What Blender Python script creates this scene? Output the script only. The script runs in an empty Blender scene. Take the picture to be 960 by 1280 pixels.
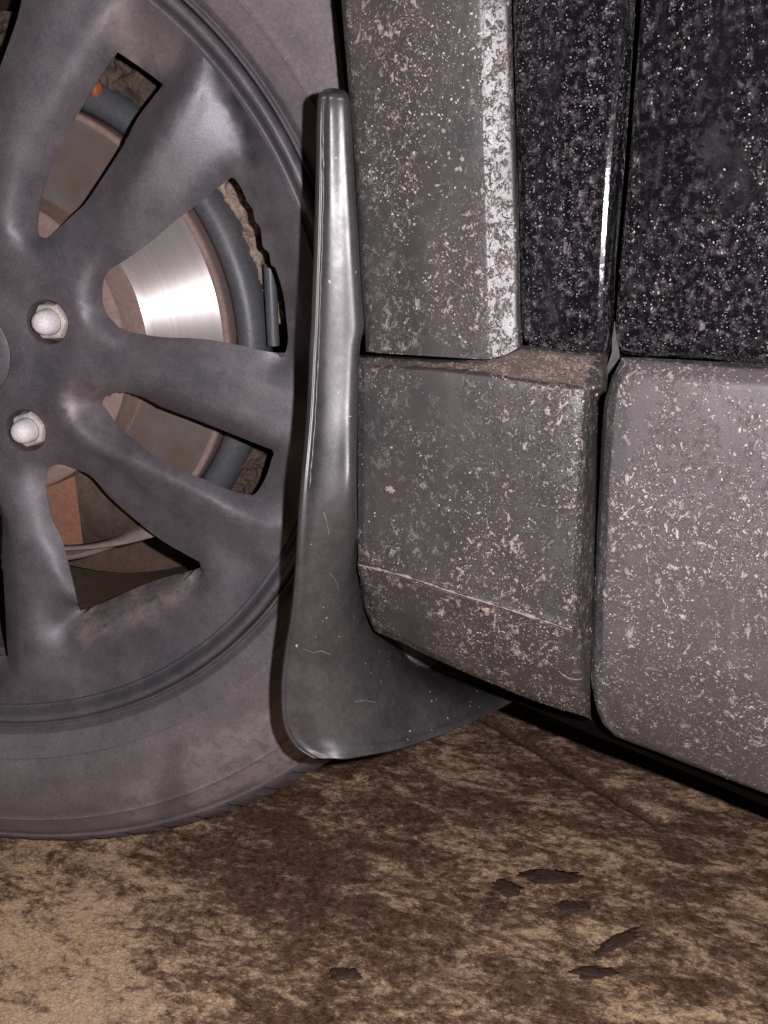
import bpy, bmesh, math, random
import numpy as np
from mathutils import Vector, Matrix, noise
from mathutils.geometry import delaunay_2d_cdt
random.seed(7); rng = np.random.default_rng(7)
sc = bpy.context.scene
C = sc.collection

# ------------------------------------------------------------------ camera
F = 1150.0                                   # focal length in photograph pixels (960 x 1280)
PITCH, YAW, WYAW = map(math.radians, (17.0, 18.0, 7.0))
CAM = Vector((0.0, -0.40, 0.39))
fh = Vector((-math.sin(YAW), math.cos(YAW), 0)); RT = Vector((math.cos(YAW), math.sin(YAW), 0))
FW = fh*math.cos(PITCH) + Vector((0, 0, -math.sin(PITCH)))
UP = fh*math.sin(PITCH) + Vector((0, 0, math.cos(PITCH)))
cd = bpy.data.cameras.new('camera'); cam = bpy.data.objects.new('camera', cd); C.objects.link(cam)
cd.sensor_fit = 'VERTICAL'; cd.sensor_height = 24.0; cd.lens = 24.0*F/1280.0
cd.clip_start = 0.01; cd.clip_end = 50
cam.matrix_world = Matrix(((RT.x, UP.x, -FW.x, CAM.x), (RT.y, UP.y, -FW.y, CAM.y), (RT.z, UP.z, -FW.z, CAM.z), (0, 0, 0, 1)))
sc.camera = cam
# ------------------------------------------------------------------ world and the phone's flash
w = bpy.data.worlds.new('World'); sc.world = w; w.use_nodes = True
w.node_tree.nodes['Background'].inputs[0].default_value = (0.55, 0.42, 0.36, 1)
w.node_tree.nodes['Background'].inputs[1].default_value = 0.035
def lamp(name, loc, power, radius, col):
    l = bpy.data.lights.new(name, 'POINT'); l.energy = power; l.shadow_soft_size = radius; l.color = col
    o = bpy.data.objects.new(name, l); C.objects.link(o); o.location = loc; return o
lamp('phone_flash', CAM + RT*0.034 + UP*0.012, 12.3, 0.0035, (1.0, 0.94, 0.975))
sc.view_settings.view_transform = 'Standard'; sc.view_settings.look = 'None'
sc.view_settings.exposure = 0.0; sc.view_settings.gamma = 1.0

# ------------------------------------------------------------------ helpers
def ray(px, py): return (FW*F + RT*(px-480) - UP*(py-640)).normalized()
def onY(px, py, Y):
    d = ray(px, py); return CAM + d*((Y-CAM.y)/d.y)
GZ = -.014
def onZ(px, py, Z=-.014):
    d = ray(px, py); return CAM + d*((Z-CAM.z)/d.z)
NW = -(fh*math.cos(WYAW)) - RT*math.sin(WYAW)          # wheel's outward axis
UW = RT*math.cos(WYAW) - fh*math.sin(WYAW)             # wheel's horizontal direction
VW = Vector((0, 0, 1))
CC = CAM + RT*(-.2504) + UP*.0869 + FW*.5169           # hub centre on the plane of the rim lip
def W(u, v, h): return CC + UW*u + VW*v + NW*h
def onW(px, py, h):
    d = ray(px, py); o = CC + NW*h
    P = CAM + d*((o-CAM).dot(NW)/d.dot(NW)) - CC
    return P.dot(UW), P.dot(VW)

def mk(name, verts, faces, mat, parent=None, smooth=True, sharp=None, label=None, kind=None):
    me = bpy.data.meshes.new(name); me.from_pydata([tuple(v) for v in verts], [], faces); me.update()
    if smooth: me.polygons.foreach_set('use_smooth', [True]*len(me.polygons))
    if sharp: me.set_sharp_from_angle(angle=math.radians(sharp))
    me.materials.append(mat); o = bpy.data.objects.new(name, me); C.objects.link(o); o.parent = parent
    if parent is not None: o.matrix_parent_inverse = Matrix.Translation(-Vector(ROOT_LOC))
    if label: o['label'] = label
    if kind: o['kind'] = kind
    return o
ROOT_LOC = (0, 0, 0)

def catmull(P, n):
    P = np.array(P, float); m = len(P); out = []
    for i in range(m-1):
        p0 = P[i-1] if i > 0 else 2*P[0]-P[1]; p1 = P[i]; p2 = P[i+1]; p3 = P[i+2] if i+2 < m else 2*P[-1]-P[-2]
        for k in range(n):
            t = k/n
            out.append(.5*((2*p1)+(-p0+p2)*t+(2*p0-5*p1+4*p2-p3)*t*t+(-p0+3*p1-3*p2+p3)*t**3))
    out.append(P[-1]); return np.array(out)
def linear(P, n):
    P = np.array(P, float); out = []
    for i in range(len(P)-1):
        for k in range(n): out.append(P[i]+(P[i+1]-P[i])*k/n)
    out.append(P[-1]); return np.array(out)
def resample(A, n, w=None):
    """even spacing along the second axis"""
    out = []
    for row in A:
        d = np.r_[0, np.cumsum(np.linalg.norm(np.diff(row, axis=0), axis=1))]; d /= d[-1]
        t = np.linspace(0, 1, n); out.append(np.stack([np.interp(t, d, row[:, k]) for k in range(3)], 1))
    return np.array(out)
def loft(grid, nv, nu, vm='C', um='L', sv=0, su=0):
    """grid[row][col] = (px, py, Y); returns an array of world points"""
    g = np.array(grid, float)
    fv = catmull if vm == 'C' else linear; fu = catmull if um == 'C' else linear
    g = np.stack([fv(g[:, j], nv) for j in range(g.shape[1])], 1)
    g = np.stack([fu(g[i], nu) for i in range(g.shape[0])], 0)
    P = np.array([[onY(*p) for p in row] for row in g])
    for _ in range(sv): P[1:-1] = .25*P[:-2]+.5*P[1:-1]+.25*P[2:]
    for _ in range(su): P[:, 1:-1] = .25*P[:, :-2]+.5*P[:, 1:-1]+.25*P[:, 2:]
    return P
def relief(P, amp, scale, seed=0):
    du = np.gradient(P, axis=1); dv = np.gradient(P, axis=0); n = np.cross(du, dv)
    n /= np.linalg.norm(n, axis=2, keepdims=True)+1e-12
    for i in range(P.shape[0]):
        for j in range(P.shape[1]):
            P[i, j] += n[i, j]*amp*noise.fractal(Vector(P[i, j])*scale+Vector((seed, 0, 0)), .8, 2.0, 3)
    return P
def sheet(name, P, mat, parent, **k):
    r, c = P.shape[:2]; V = P.reshape(-1, 3)
    Fc = [(i*c+j, i*c+j+1, (i+1)*c+j+1, (i+1)*c+j) for i in range(r-1) for j in range(c-1)]
    # consistent outward normal (towards the camera side, -Y)
    a = P[r//2, c//2]; n = np.cross(P[r//2, c//2+1]-a, P[r//2+1, c//2]-a)
    if n @ (np.array(CAM)-a) < 0: Fc = [f[::-1] for f in Fc]
    return mk(name, V, Fc, mat, parent, **k)
def thicken(o, t):
    m = o.modifiers.new('thickness', 'SOLIDIFY'); m.thickness = t; m.offset = -1; m.use_even_offset = False
def lathe(name, prof, mat, parent, seg=256, a0=0.0, a1=2*math.pi, fn=None, **k):
    """prof = [(radius, height along the axle)]"""
    full = abs(a1-a0-2*math.pi) < 1e-6; n = seg if full else seg+1; V = []; 
    for i in range(n):
        a = a0+(a1-a0)*i/seg
        for j, (r, h) in enumerate(prof):
            u, v = r*math.cos(a), r*math.sin(a)
            p = W(u, v, h)
            if fn: p = fn(p, a, r, h, j)
            V.append(p)
    m = len(prof)
    Fc = [(i*m+j, ((i+1) % n)*m+j, ((i+1) % n)*m+j+1, i*m+j+1) for i in range(seg) for j in range(m-1)]
    return mk(name, V, Fc, mat, parent, **k)

# ------------------------------------------------------------------ materials
class N:
    def __init__(s, name):
        s.m = bpy.data.materials.new(name); s.m.use_nodes = True; s.t = s.m.node_tree; s.b = s.t.nodes['Principled BSDF']
        s.co = s.t.nodes.new('ShaderNodeTexCoord').outputs['Object']
    def new(s, t, **k):
        n = s.t.nodes.new(t)
        for a, b in k.items(): setattr(n, a, b)
        return n
    def link(s, a, b):
        s.t.links.new(a, b); return s
    def inp(s, node, name, val):
        i = node.inputs[name]
        if isinstance(val, bpy.types.NodeSocket): s.link(val, i)
        else: i.default_value = val
    def map(s, scale, rot=(0, 0, 0)):
        n = s.new('ShaderNodeMapping'); n.inputs['Scale'].default_value = scale; n.inputs['Rotation'].default_value = rot; s.link(s.co, n.inputs[0]); return n.outputs[0]
    def noise(s, scale, detail=4, rough=.6, vec=None, dist=0):
        n = s.new('ShaderNodeTexNoise'); s.link(vec or s.co, n.inputs['Vector'])
        for a, b in (('Scale', scale), ('Detail', detail), ('Roughness', rough), ('Distortion', dist)): n.inputs[a].default_value = b
        return n.outputs[0]
    def vor(s, scale, feature='F1', vec=None, rnd=1.0, out='Distance'):
        n = s.new('ShaderNodeTexVoronoi', feature=feature); s.link(vec or s.co, n.inputs['Vector']); n.inputs['Scale'].default_value = scale
        n.inputs['Randomness'].default_value = rnd; return n.outputs[out]
    def ramp(s, v, pts):
        n = s.new('ShaderNodeValToRGB'); s.link(v, n.inputs[0]); e = n.color_ramp.elements
        while len(e) < len(pts): e.new(.5)
        for i, (p, c) in enumerate(pts):
            e[i].position = p; e[i].color = (c, c, c, 1) if isinstance(c, (int, float)) else (*c, 1)
        return n.outputs[0]
    def mix(s, f, a, b, mode='MIX'):
        n = s.new('ShaderNodeMix', data_type='RGBA', blend_type=mode)
        for i, v in ((0, f), (6, a), (7, b)):
            if isinstance(v, bpy.types.NodeSocket): s.link(v, n.inputs[i])
            elif i == 0: n.inputs[0].default_value = v
            else: n.inputs[i].default_value = (*v, 1)
        return n.outputs[2]
    def math(s, op, a, b=0.0, clamp=False):
        n = s.new('ShaderNodeMath', operation=op, use_clamp=clamp)
        for i, v in ((0, a), (1, b)):
            if isinstance(v, bpy.types.NodeSocket): s.link(v, n.inputs[i])
            else: n.inputs[i].default_value = v
        return n.outputs[0]
    def bump(s, h, strength, dist, prev=None):
        n = s.new('ShaderNodeBump'); s.link(h, n.inputs['Height']); n.inputs['Strength'].default_value = strength; n.inputs['Distance'].default_value = dist
        if prev: s.link(prev, n.inputs['Normal'])
        return n.outputs[0]
    def out(s, col, rough, normal=None, **k):
        s.inp(s.b, 'Base Color', col if isinstance(col, bpy.types.NodeSocket) else (*col, 1)); s.inp(s.b, 'Roughness', rough)
        if normal: s.link(normal, s.b.inputs['Normal'])
        for a, b in k.items(): s.inp(s.b, a.replace('_', ' '), b)
        return s.m

def dirty_plastic(name, base, film, speck, rough, filmamt, dens, sscale=420, feather=1.0):
    n = N(name)
    big = n.noise(9, 5, .65); mid = n.noise(45, 5, .7)
    f = n.ramp(n.math('MULTIPLY', big, mid), [(.16, 0), (.42, 1)])
    runs = n.ramp(n.noise(60, 5, .65, n.map((1, 1, .12)), dist=.5), [(.38, .35), (.62, 1)])
    f = n.math('MULTIPLY', f, runs)
    base_c = n.mix(n.noise(700, 2), base, tuple(c*1.5 for c in base))
    c1 = n.mix(n.math('MULTIPLY', f, filmamt), base_c, film)
    patch = n.noise(24, 5, .7, n.map((1, 1, .55)), dist=.4)
    wv = n.new('ShaderNodeVectorMath', operation='ADD'); nz = n.new('ShaderNodeTexNoise'); nz.inputs['Scale'].default_value = 420; nz.inputs['Detail'].default_value = 5
    sc_ = n.new('ShaderNodeVectorMath', operation='SCALE'); sc_.inputs['Scale'].default_value = .0042
    n.link(n.co, nz.inputs['Vector']); n.link(nz.outputs[1], sc_.inputs[0]); n.link(n.co, wv.inputs[0]); n.link(sc_.outputs[0], wv.inputs[1])
    wc = wv.outputs[0]
    masks = []
    for k, (s_, th, lo) in enumerate(((sscale*1.9, .36, .44), (sscale*1.0, .32, .53))):
        d = n.vor(s_, vec=wc)
        cell = n.new('ShaderNodeSeparateColor'); n.link(n.vor(s_, vec=wc, out='Color'), cell.inputs[0])
        size = n.math('MULTIPLY', n.ramp(n.math('MULTIPLY', n.math('ADD', patch, dens-.5), n.math('ADD', cell.outputs[0], .45)), [(lo, 0), (lo+.25, 1)]), th)
        masks.append(n.math('MULTIPLY', n.math('MULTIPLY', n.math('SUBTRACT', size, d), 9.0, True), n.math('ADD', n.math('MULTIPLY', cell.outputs[1], .7), .3)))
    sp = n.math('MAXIMUM', masks[0], masks[1])
    # feathery broken crusts of dried spray, thickest where the patches are
    crust = n.math('MULTIPLY', n.ramp(n.noise(290, 7, .74, n.map((1, 1, .8)), dist=.5), [(.53, 0), (.595, 1)]), n.ramp(patch, [(.42, 0), (.58, 1)]))
    crust2 = n.math('MULTIPLY', n.ramp(n.noise(165, 9, .80, dist=.6), [(.555, 0), (.61, 1)]), n.ramp(patch, [(.40, 0), (.60, 1)]))
    cr = n.math('MULTIPLY', n.math('MAXIMUM', crust, crust2), .58*feather)
    sp2 = n.math('MAXIMUM', sp, cr)
    col = n.mix(sp2, c1, speck)
    r = n.math('ADD', n.math('MULTIPLY', sp2, .35), n.math('ADD', n.math('MULTIPLY', f, .14), rough))
    b1 = n.bump(n.noise(900, 3), .22, .0004)
    b2 = n.bump(sp2, .9, .0010, b1)
    return n.out(col, r, b2)

M = {}
M['cladding'] = dirty_plastic('grey_cladding_plastic', (.031, .029, .029), (.105, .086, .079), (.46, .39, .365), .36, .48, .52, 560)
M['sill'] = dirty_plastic('door_cladding_plastic', (.066, .059, .061), (.165, .138, .138), (.60, .53, .52), .50, .55, .60, 560, 1.3)
M['ledge'] = dirty_plastic('muddy_ledge', (.10, .076, .064), (.20, .14, .115), (.45, .36, .31), .60, .8, .60, 560)

def paint():
    n = N('black_paint')
    big = n.noise(13, 4, .6, n.map((1, 1, .24)), dist=.9)
    line = n.ramp(n.noise(9, 3, .55, n.map((1.5, 1, .42)), dist=1.4), [(.465, 1), (.487, .1), (.503, .1), (.53, 1)])
    run = n.math('MULTIPLY', n.ramp(big, [(.34, .35), (.52, 1)]), line)
    cell = n.noise(260, 6, .78, dist=.15)
    film = n.math('MULTIPLY', n.ramp(cell, [(.47, 0), (.60, 1)]), n.math('ADD', n.math('MULTIPLY', run, .9), .06))
    col = n.mix(film, (.0045, .0045, .0065), (.165, .145, .160))
    ms = []
    for s_, th, lo in ((1000, .33, .52), (500, .28, .62)):
        d = n.vor(s_); cl = n.new('ShaderNodeSeparateColor'); n.link(n.vor(s_, out='Color'), cl.inputs[0])
        size = n.math('MULTIPLY', n.ramp(n.math('MULTIPLY', n.math('ADD', n.math('MULTIPLY', run, .42), .40), n.math('ADD', cl.outputs[1], .42)), [(lo, 0), (lo+.3, 1)]), th)
        ms.append(n.math('MULTIPLY', n.math('SUBTRACT', size, d), 9., True))
    sp = n.math('MAXIMUM', ms[0], ms[1])
    col = n.mix(sp, col, (.44, .40, .45))
    h = n.math('ADD', n.math('MULTIPLY', film, 1.6), sp)
    nb = n.bump(h, 1.0, .0013)
    return n.out(col, n.math('ADD', n.math('MULTIPLY', film, .16), .16), nb, Coat_Weight=.2, Coat_Roughness=.14)
M['paint'] = paint()

def rubber(name, base, dust, rough, dustamt=.7, fine=500, spec=.5, bm=.35, lo=.35, hi=.65, metallic=0, spark=False, att=False):
    n = N(name)
    a = n.noise(14, 6, .7); b = n.noise(70, 6, .75, dist=.5)
    f = n.ramp(n.math('ADD', n.math('MULTIPLY', a, .6), n.math('MULTIPLY', b, .4)), [(lo, 0), (hi, 1)])
    c = n.mix(n.math('MULTIPLY', f, dustamt), base, dust)
    g = n.noise(fine, 3, .6); c = n.mix(.35, c, n.mix(1, c, n.ramp(g, [(.3, .55), (.7, 1.5)]), 'MULTIPLY'))
    if att:
        at = n.new('ShaderNodeAttribute', attribute_name='grime_shade'); c = n.mix(at.outputs['Fac'], c, n.mix(1, c, (.42, .40, .44), 'MULTIPLY'))
        at2 = n.new('ShaderNodeAttribute', attribute_name='mud'); k = n.math('MULTIPLY', at2.outputs['Fac'], n.ramp(n.noise(110, 6, .75, dist=.8), [(.35, 0), (.6, 1)]))
        c = n.mix(k, c, (.34, .285, .27))
    nb = n.bump(g, bm*.7, .0004); nb = n.bump(b, bm, .0006, nb)
    if spark:
        sp = n.ramp(n.vor(260), [(.02, 1), (.075, 0)]); cl = n.new('ShaderNodeSeparateColor'); n.link(n.vor(260, out='Color'), cl.inputs[0])
        c = n.mix(n.math('MULTIPLY', sp, n.ramp(cl.outputs[0], [(.82, 0), (.9, 1)])), c, (.6, .58, .6))
    return n.out(c, n.math('ADD', n.math('MULTIPLY', f, .15), rough), nb, Metallic=metallic, Specular_IOR_Level=spec)
M['rim'] = rubber('charcoal_alloy', (.128, .121, .136), (.215, .190, .196), .48, .65, 900, lo=.42, hi=.60, spark=True, att=True, bm=.2, metallic=.45)
M['tyre'] = rubber('dusty_rubber', (.105, .093, .099), (.21, .182, .190), .72, .8, 600, att=True, spark=True)
M['tread'] = rubber('tread_rubber', (.055, .048, .05), (.12, .10, .10), .85, .7, 500)
M['flap'] = rubber('mud_flap_rubber', (.036, .034, .035), (.066, .060, .061), .37, .9, 500, lo=.42, hi=.62, spark=False, bm=.14, spec=.7)
M['nut'] = rubber('dull_zinc', (.58, .53, .50), (.50, .42, .36), .5, .6, 700, metallic=.1)
M['nutcap'] = rubber('nut_dome_metal', (.86, .84, .85), (.76, .72, .72), .42, .4, 700, metallic=.0)
M['rust'] = rubber('rusty_iron', (.24, .10, .06), (.30, .17, .12), .8, .7, 400)
M['hat'] = rubber('rust_brown_hub', (.22, .145, .12), (.34, .25, .22), .7, .7, 400)
M['shield'] = rubber('blue_grey_steel', (.085, .088, .098), (.21, .165, .135), .45, .55, 400, lo=.5, hi=.8)
M['mudcake'] = rubber('caked_mud', (.12, .09, .07), (.42, .33, .26), .9, .9, 300, lo=.42, hi=.62)
M['cakedark'] = rubber('dark_mud', (.06, .042, .032), (.14, .10, .075), .85, .9, 300, lo=.42, hi=.62)
M['barrel'] = rubber('barrel_brown', (.105, .068, .046), (.18, .12, .085), .7, .9, 300)
M['lipmud'] = rubber('pale_dried_mud', (.20, .165, .15), (.30, .25, .23), .85, .9, 300)
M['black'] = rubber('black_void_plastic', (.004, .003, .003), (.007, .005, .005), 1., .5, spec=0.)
M['seal'] = rubber('grey_seal', (.07, .066, .068), (.11, .10, .10), 1., .6, spec=.1)
M['clip'] = rubber('beige_clip', (.33, .28, .22), (.42, .36, .28), .6, .6)
M['orange'] = rubber('orange_rubber', (.34, .085, .035), (.22, .09, .06), .6, .5)
def speckmat(name, c):
    n = N(name); return n.out(n.mix(n.noise(300, 2), c, tuple(x*.65 for x in c)), .55)
M['speck'] = speckmat('pale_mud_speck', (.50, .43, .41)); M['speck2'] = speckmat('brown_mud_speck', (.30, .235, .20))

def rotor():
    n = N('polished_disc_face')
    sx = n.new('ShaderNodeVectorMath', operation='SUBTRACT'); n.link(n.co, sx.inputs[0]); sx.inputs[1].default_value = CC
    dt = n.new('ShaderNodeVectorMath', operation='LENGTH')
    # radius from the axle: remove the axial component
    dp = n.new('ShaderNodeVectorMath', operation='DOT_PRODUCT'); n.link(sx.outputs[0], dp.inputs[0]); dp.inputs[1].default_value = NW
    ax = n.new('ShaderNodeVectorMath', operation='SCALE'); ax.inputs[0].default_value = NW; n.link(dp.outputs['Value'], ax.inputs['Scale'])
    rad = n.new('ShaderNodeVectorMath', operation='SUBTRACT'); n.link(sx.outputs[0], rad.inputs[0]); n.link(ax.outputs[0], rad.inputs[1])
    n.link(rad.outputs[0], dt.inputs[0])
    cr = n.new('ShaderNodeVectorMath', operation='CROSS_PRODUCT'); n.link(rad.outputs[0], cr.inputs[0]); cr.inputs[1].default_value = NW
    nm = n.new('ShaderNodeVectorMath', operation='NORMALIZE'); n.link(cr.outputs[0], nm.inputs[0])
    cb = n.new('ShaderNodeCombineXYZ'); n.link(dt.outputs['Value'], cb.inputs[0])
    rings = n.noise(900, 4, .8, cb.outputs[0]); rings2 = n.noise(120, 3, .6, cb.outputs[0])
    blotch = n.noise(16, 5, .6)
    col = n.mix(n.ramp(n.math('ADD', n.math('MULTIPLY', rings, .5), n.math('MULTIPLY', rings2, .5)), [(.35, 0), (.65, 1)]), (.62, .57, .55), (.88, .83, .80))
    at = n.new('ShaderNodeAttribute', attribute_name='grime_shade')
    rust_shade = n.math('MULTIPLY', at.outputs['Fac'], n.ramp(blotch, [(.2, .75), (.6, 1)]))
    col = n.mix(rust_shade, col, n.mix(n.ramp(blotch, [(.45, 0), (.7, 1)]), (.060, .045, .040), (.13, .065, .035)))
    n.b.inputs['Anisotropic'].default_value = .97; n.b.inputs['Anisotropic Rotation'].default_value = .25
    n.link(nm.outputs[0], n.b.inputs['Tangent'])
    nb = n.bump(rings, .12, .0004)
    return n.out(col, n.math('ADD', n.math('MULTIPLY', rust_shade, .4), .31), nb, Metallic=n.math('SUBTRACT', .70, n.math('MULTIPLY', rust_shade, .68)))
M['rotor'] = rotor()

def floor_mat():
    n = N('stained_stone_floor')
    wav = n.map((1, 1.0, 1), (0, 0, .35))
    sm = n.noise(24, 9, .72, n.map((.8, 1.7, 1), (0, 0, .30)), dist=.7)
    sm2 = n.noise(130, 8, .78, n.map((.9, 1.3, 1), (0, 0, -.5)), dist=.3)
    at = n.new('ShaderNodeAttribute', attribute_name='grime_shade')
    s = n.math('ADD', n.math('ADD', n.math('MULTIPLY', sm, .52), n.math('MULTIPLY', sm2, .48)), n.math('MULTIPLY', at.outputs['Fac'], .10))
    stain = n.ramp(s, [(.44, 0), (.487, .42), (.525, .82), (.575, 1)])
    wv = n.new('ShaderNodeVectorMath', operation='ADD'); nz = n.new('ShaderNodeTexNoise'); nz.inputs['Scale'].default_value = 260; nz.inputs['Detail'].default_value = 4
    sc_ = n.new('ShaderNodeVectorMath', operation='SCALE'); sc_.inputs['Scale'].default_value = .0055
    n.link(n.co, nz.inputs['Vector']); n.link(nz.outputs[1], sc_.inputs[0]); n.link(n.co, wv.inputs[0]); n.link(sc_.outputs[0], wv.inputs[1])
    edge = n.vor(330, 'DISTANCE_TO_EDGE', vec=wv.outputs[0]); pit = n.ramp(edge, [(0.0, .25), (.13, 1)])
    patchy = n.noise(60, 3)
    fine = n.noise(420, 4, .7)
    base = n.mix(n.ramp(fine, [(.3, 0), (.7, 1)]), (.42, .255, .125), (.92, .66, .38))
    base = n.mix(n.ramp(n.noise(9, 3), [(.4, 0), (.65, 1)]), base, (.54, .37, .24))
    base = n.mix(n.ramp(n.vor(330, out='Color'), [(0.1, 0), (.9, .8)]), base, (.80, .56, .38))
    dark = n.mix(n.ramp(n.noise(230, 6, .8), [(.35, 0), (.68, 1)]), (.034, .015, .009), (.23, .125, .075))
    c = n.mix(stain, base, dark)
    c = n.mix(n.math('MULTIPLY', n.math('MULTIPLY', n.math('SUBTRACT', 1, pit), .8), n.ramp(patchy, [(.35, .2), (.6, 1)])), c, n.mix(1, c, (.35, .28, .24), 'MULTIPLY'))
    sp = n.ramp(n.vor(130), [(.03, 1), (.06, 0)]); cl = n.new('ShaderNodeSeparateColor'); n.link(n.vor(130, out='Color'), cl.inputs[0])
    c = n.mix(n.math('MULTIPLY', sp, n.ramp(cl.outputs[0], [(.86, 0), (.9, 1)])), c, (.85, .82, .82))
    nb = n.bump(pit, .5, .0007); nb = n.bump(sm2, .4, .0015, nb); nb = n.bump(fine, .35, .0007, nb)
    return n.out(c, n.math('SUBTRACT', .85, n.math('MULTIPLY', stain, .25)), nb)
M['floor'] = floor_mat()
def clodmat():
    n = N('wet_dirt'); return n.out(n.mix(n.noise(200, 4), (.030, .015, .010), (.085, .046, .030)), .75, n.bump(n.noise(400, 3), .6, .0008))
M['clod'] = clodmat()

def setattr_pts(o, name, vals):
    a = o.data.attributes.new(name, 'FLOAT', 'POINT'); a.data.foreach_set('value', np.asarray(vals, np.float32))

# ------------------------------------------------------------------ floor
def build_floor():
    g0 = onZ(600, 890); g1 = onZ(800, 1010)      # a groove runs along here
    gd = (g1-g0).normalized(); gn = Vector((-gd.y, gd.x, 0))
    xs = np.concatenate([np.linspace(-6, -.75, 12)[:-1], np.linspace(-.75, .35, 260), np.linspace(.35, 6, 12)[1:]])
    ys = np.concatenate([np.linspace(-3, -.42, 6)[:-1], np.linspace(-.42, .75, 280), np.linspace(.75, 7, 12)[1:]])
    V = []; G = []
    for y in ys:
        for x in xs:
            p = Vector((x, y, GZ)); d = abs((p-g0).dot(gn)); al = (p-g0).dot(gd)
            gr = math.exp(-(d/.0045)**2)*(1 if al < (g1-g0).length+.02 else 0)
            z = -.006*gr + .0012*(noise.fractal(Vector((x*9, y*16, 3)), .8, 2, 4)-.2) if (-.8 < x < .4 and -.45 < y < .8) else 0
            V.append((x, y, z-.0016+GZ))
            # stain weight: lowest bottom left, higher before the tyre and along the groove
            lc = onZ(60, 1230); k = min(1, max(0, ((p-lc).length-.03)/.16))
            rc = onZ(330, 1110); k2 = math.exp(-((p-rc).length/.09)**2)
            G.append(-.55+.85*k+.55*k2+1.6*gr)
    nx = len(xs); Fc = [(j*nx+i, j*nx+i+1, (j+1)*nx+i+1, (j+1)*nx+i) for j in range(len(ys)-1) for i in range(nx-1)]
    o = mk('floor', V, Fc, M['floor'], None, kind='structure'); setattr_pts(o, 'grime_shade', G)
    o['label'] = 'brown stained stone floor under the car'
build_floor()

# ------------------------------------------------------------------ the car
ROOT_LOC = (0.0, 0.0, 0.0)
car = bpy.data.objects.new('car', None); C.objects.link(car); car.empty_display_size = .2
car['label'] = 'dirty black car with grey plastic cladding, front wheel and mud flap in close-up'
car['category'] = 'car'

def specks(name, host, P, n, smin, smax, mat, mask=.5, sc_=26, seed=0, stretch=.6, flatk=.5, weight=None):
    """small lumps of dried mud stuck on a lofted panel"""
    r, c = P.shape[:2]; V = []; Fc = []
    base = [(1, 0, 0), (-.5, .87, 0), (-.5, -.87, 0), (0, 0, 1)]
    got = 0; tries = 0
    while got < n and tries < n*60:
        tries += 1
        i = rng.integers(1, r-2); j = rng.integers(1, c-2); a, b = rng.random(2)
        p = (P[i, j]*(1-a)*(1-b)+P[i, j+1]*(1-a)*b+P[i+1, j]*a*(1-b)+P[i+1, j+1]*a*b)
        e1 = P[i, j+1]-P[i, j]; e2 = P[i+1, j]-P[i, j]; ar = np.linalg.norm(np.cross(e1, e2))
        if rng.random()*AREA[0] > ar: continue
        m = noise.fractal(Vector((p[0]*sc_+seed, p[1]*sc_, p[2]*sc_*.55)), .9, 2, 4)
        if m < mask + .25*(rng.random()-.5): continue
        if weight is not None and rng.random() > weight(p): continue
        nn = np.cross(e1, e2); nn /= np.linalg.norm(nn)+1e-12
        if nn @ (np.array(CAM)-p) < 0: nn = -nn
        t = e1/(np.linalg.norm(e1)+1e-12); bt = np.cross(nn, t); ang = rng.random()*6.28
        t, bt = t*math.cos(ang)+bt*math.sin(ang), -t*math.sin(ang)+bt*math.cos(ang)
        s = smin+(smax-smin)*rng.random()**3; st = 1+stretch*rng.random()*1.6
        k0 = len(V); m6 = 5
        for q in range(m6):
            an = q*2*math.pi/m6; rr = s*(.7+.6*rng.random())
            V.append(p + t*rr*st*math.cos(an)+bt*rr*math.sin(an)-nn*s*.1)
        V.append(p+nn*s*flatk*(.6+.8*rng.random())+t*s*.3*(rng.random()-.5))
        Fc += [(k0+q, k0+(q+1) % m6, k0+m6) for q in range(m6)]
        got += 1
    return mk(name, V, Fc, mat, host, smooth=True, kind='stuff')
AREA = [1e-5]
def maxarea(P):
    e1 = P[:-1, 1:]-P[:-1, :-1]; e2 = P[1:, :-1]-P[:-1, :-1]; AREA[0] = np.percentile(np.linalg.norm(np.cross(e1, e2), axis=2), 95)

# --- upper fender cladding (above the seam)
rows = []
for y, xl, xr, xb, dy in ((-260, 414, 596, 632, 0), (-120, 420, 598, 634, 0), (0, 427, 600, 637, 0), (110, 436, 603, 641, 0), (220, 444, 606, 645, 0), (330, 450, 609, 648, 0), (400, 455, 611, 649, 0), (440, 457, 613, 651, 1)):
    yb = y if y < 400 else (y-4 if y == 400 else 434)
    ym = y if y < 440 else 449
    tz = -1.0e-7*(max(y, 0)-280)**2+.001
    rows.append([(a_, b_, c_+tz) for a_, b_, c_ in [(xl, y, .035), (xl, y, -.002), (xl+5, y, -.007), (xl+30, y+2*dy, -.009), ((xl+xr)/2, y+5*dy, -.0125), (xr-14, ym, -.0135), (xr, ym, -.0134), (xr+5, ym-dy*2, -.0129), (xr+18, ym-dy*5, -.0118), (xb-2, yb, -.0102), (xb+1, yb, -.0070), (xb+2, yb, .03)]])
P = loft(rows, 14, 14, 'L', 'L', 3, 9); relief(P, .00022, 22, 1); maxarea(P)
up = sheet('fender_cladding', P, M['cladding'], car, label='grey wheel arch cladding speckled with dried mud')
specks('mud_specks', up, P, 1800, .00016, .00055, M['speck'], .05, 24, 2)
specks('mud_specks', up, P, 160, .0006, .0014, M['speck2'], .2, 20, 5, flatk=.25)

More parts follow.
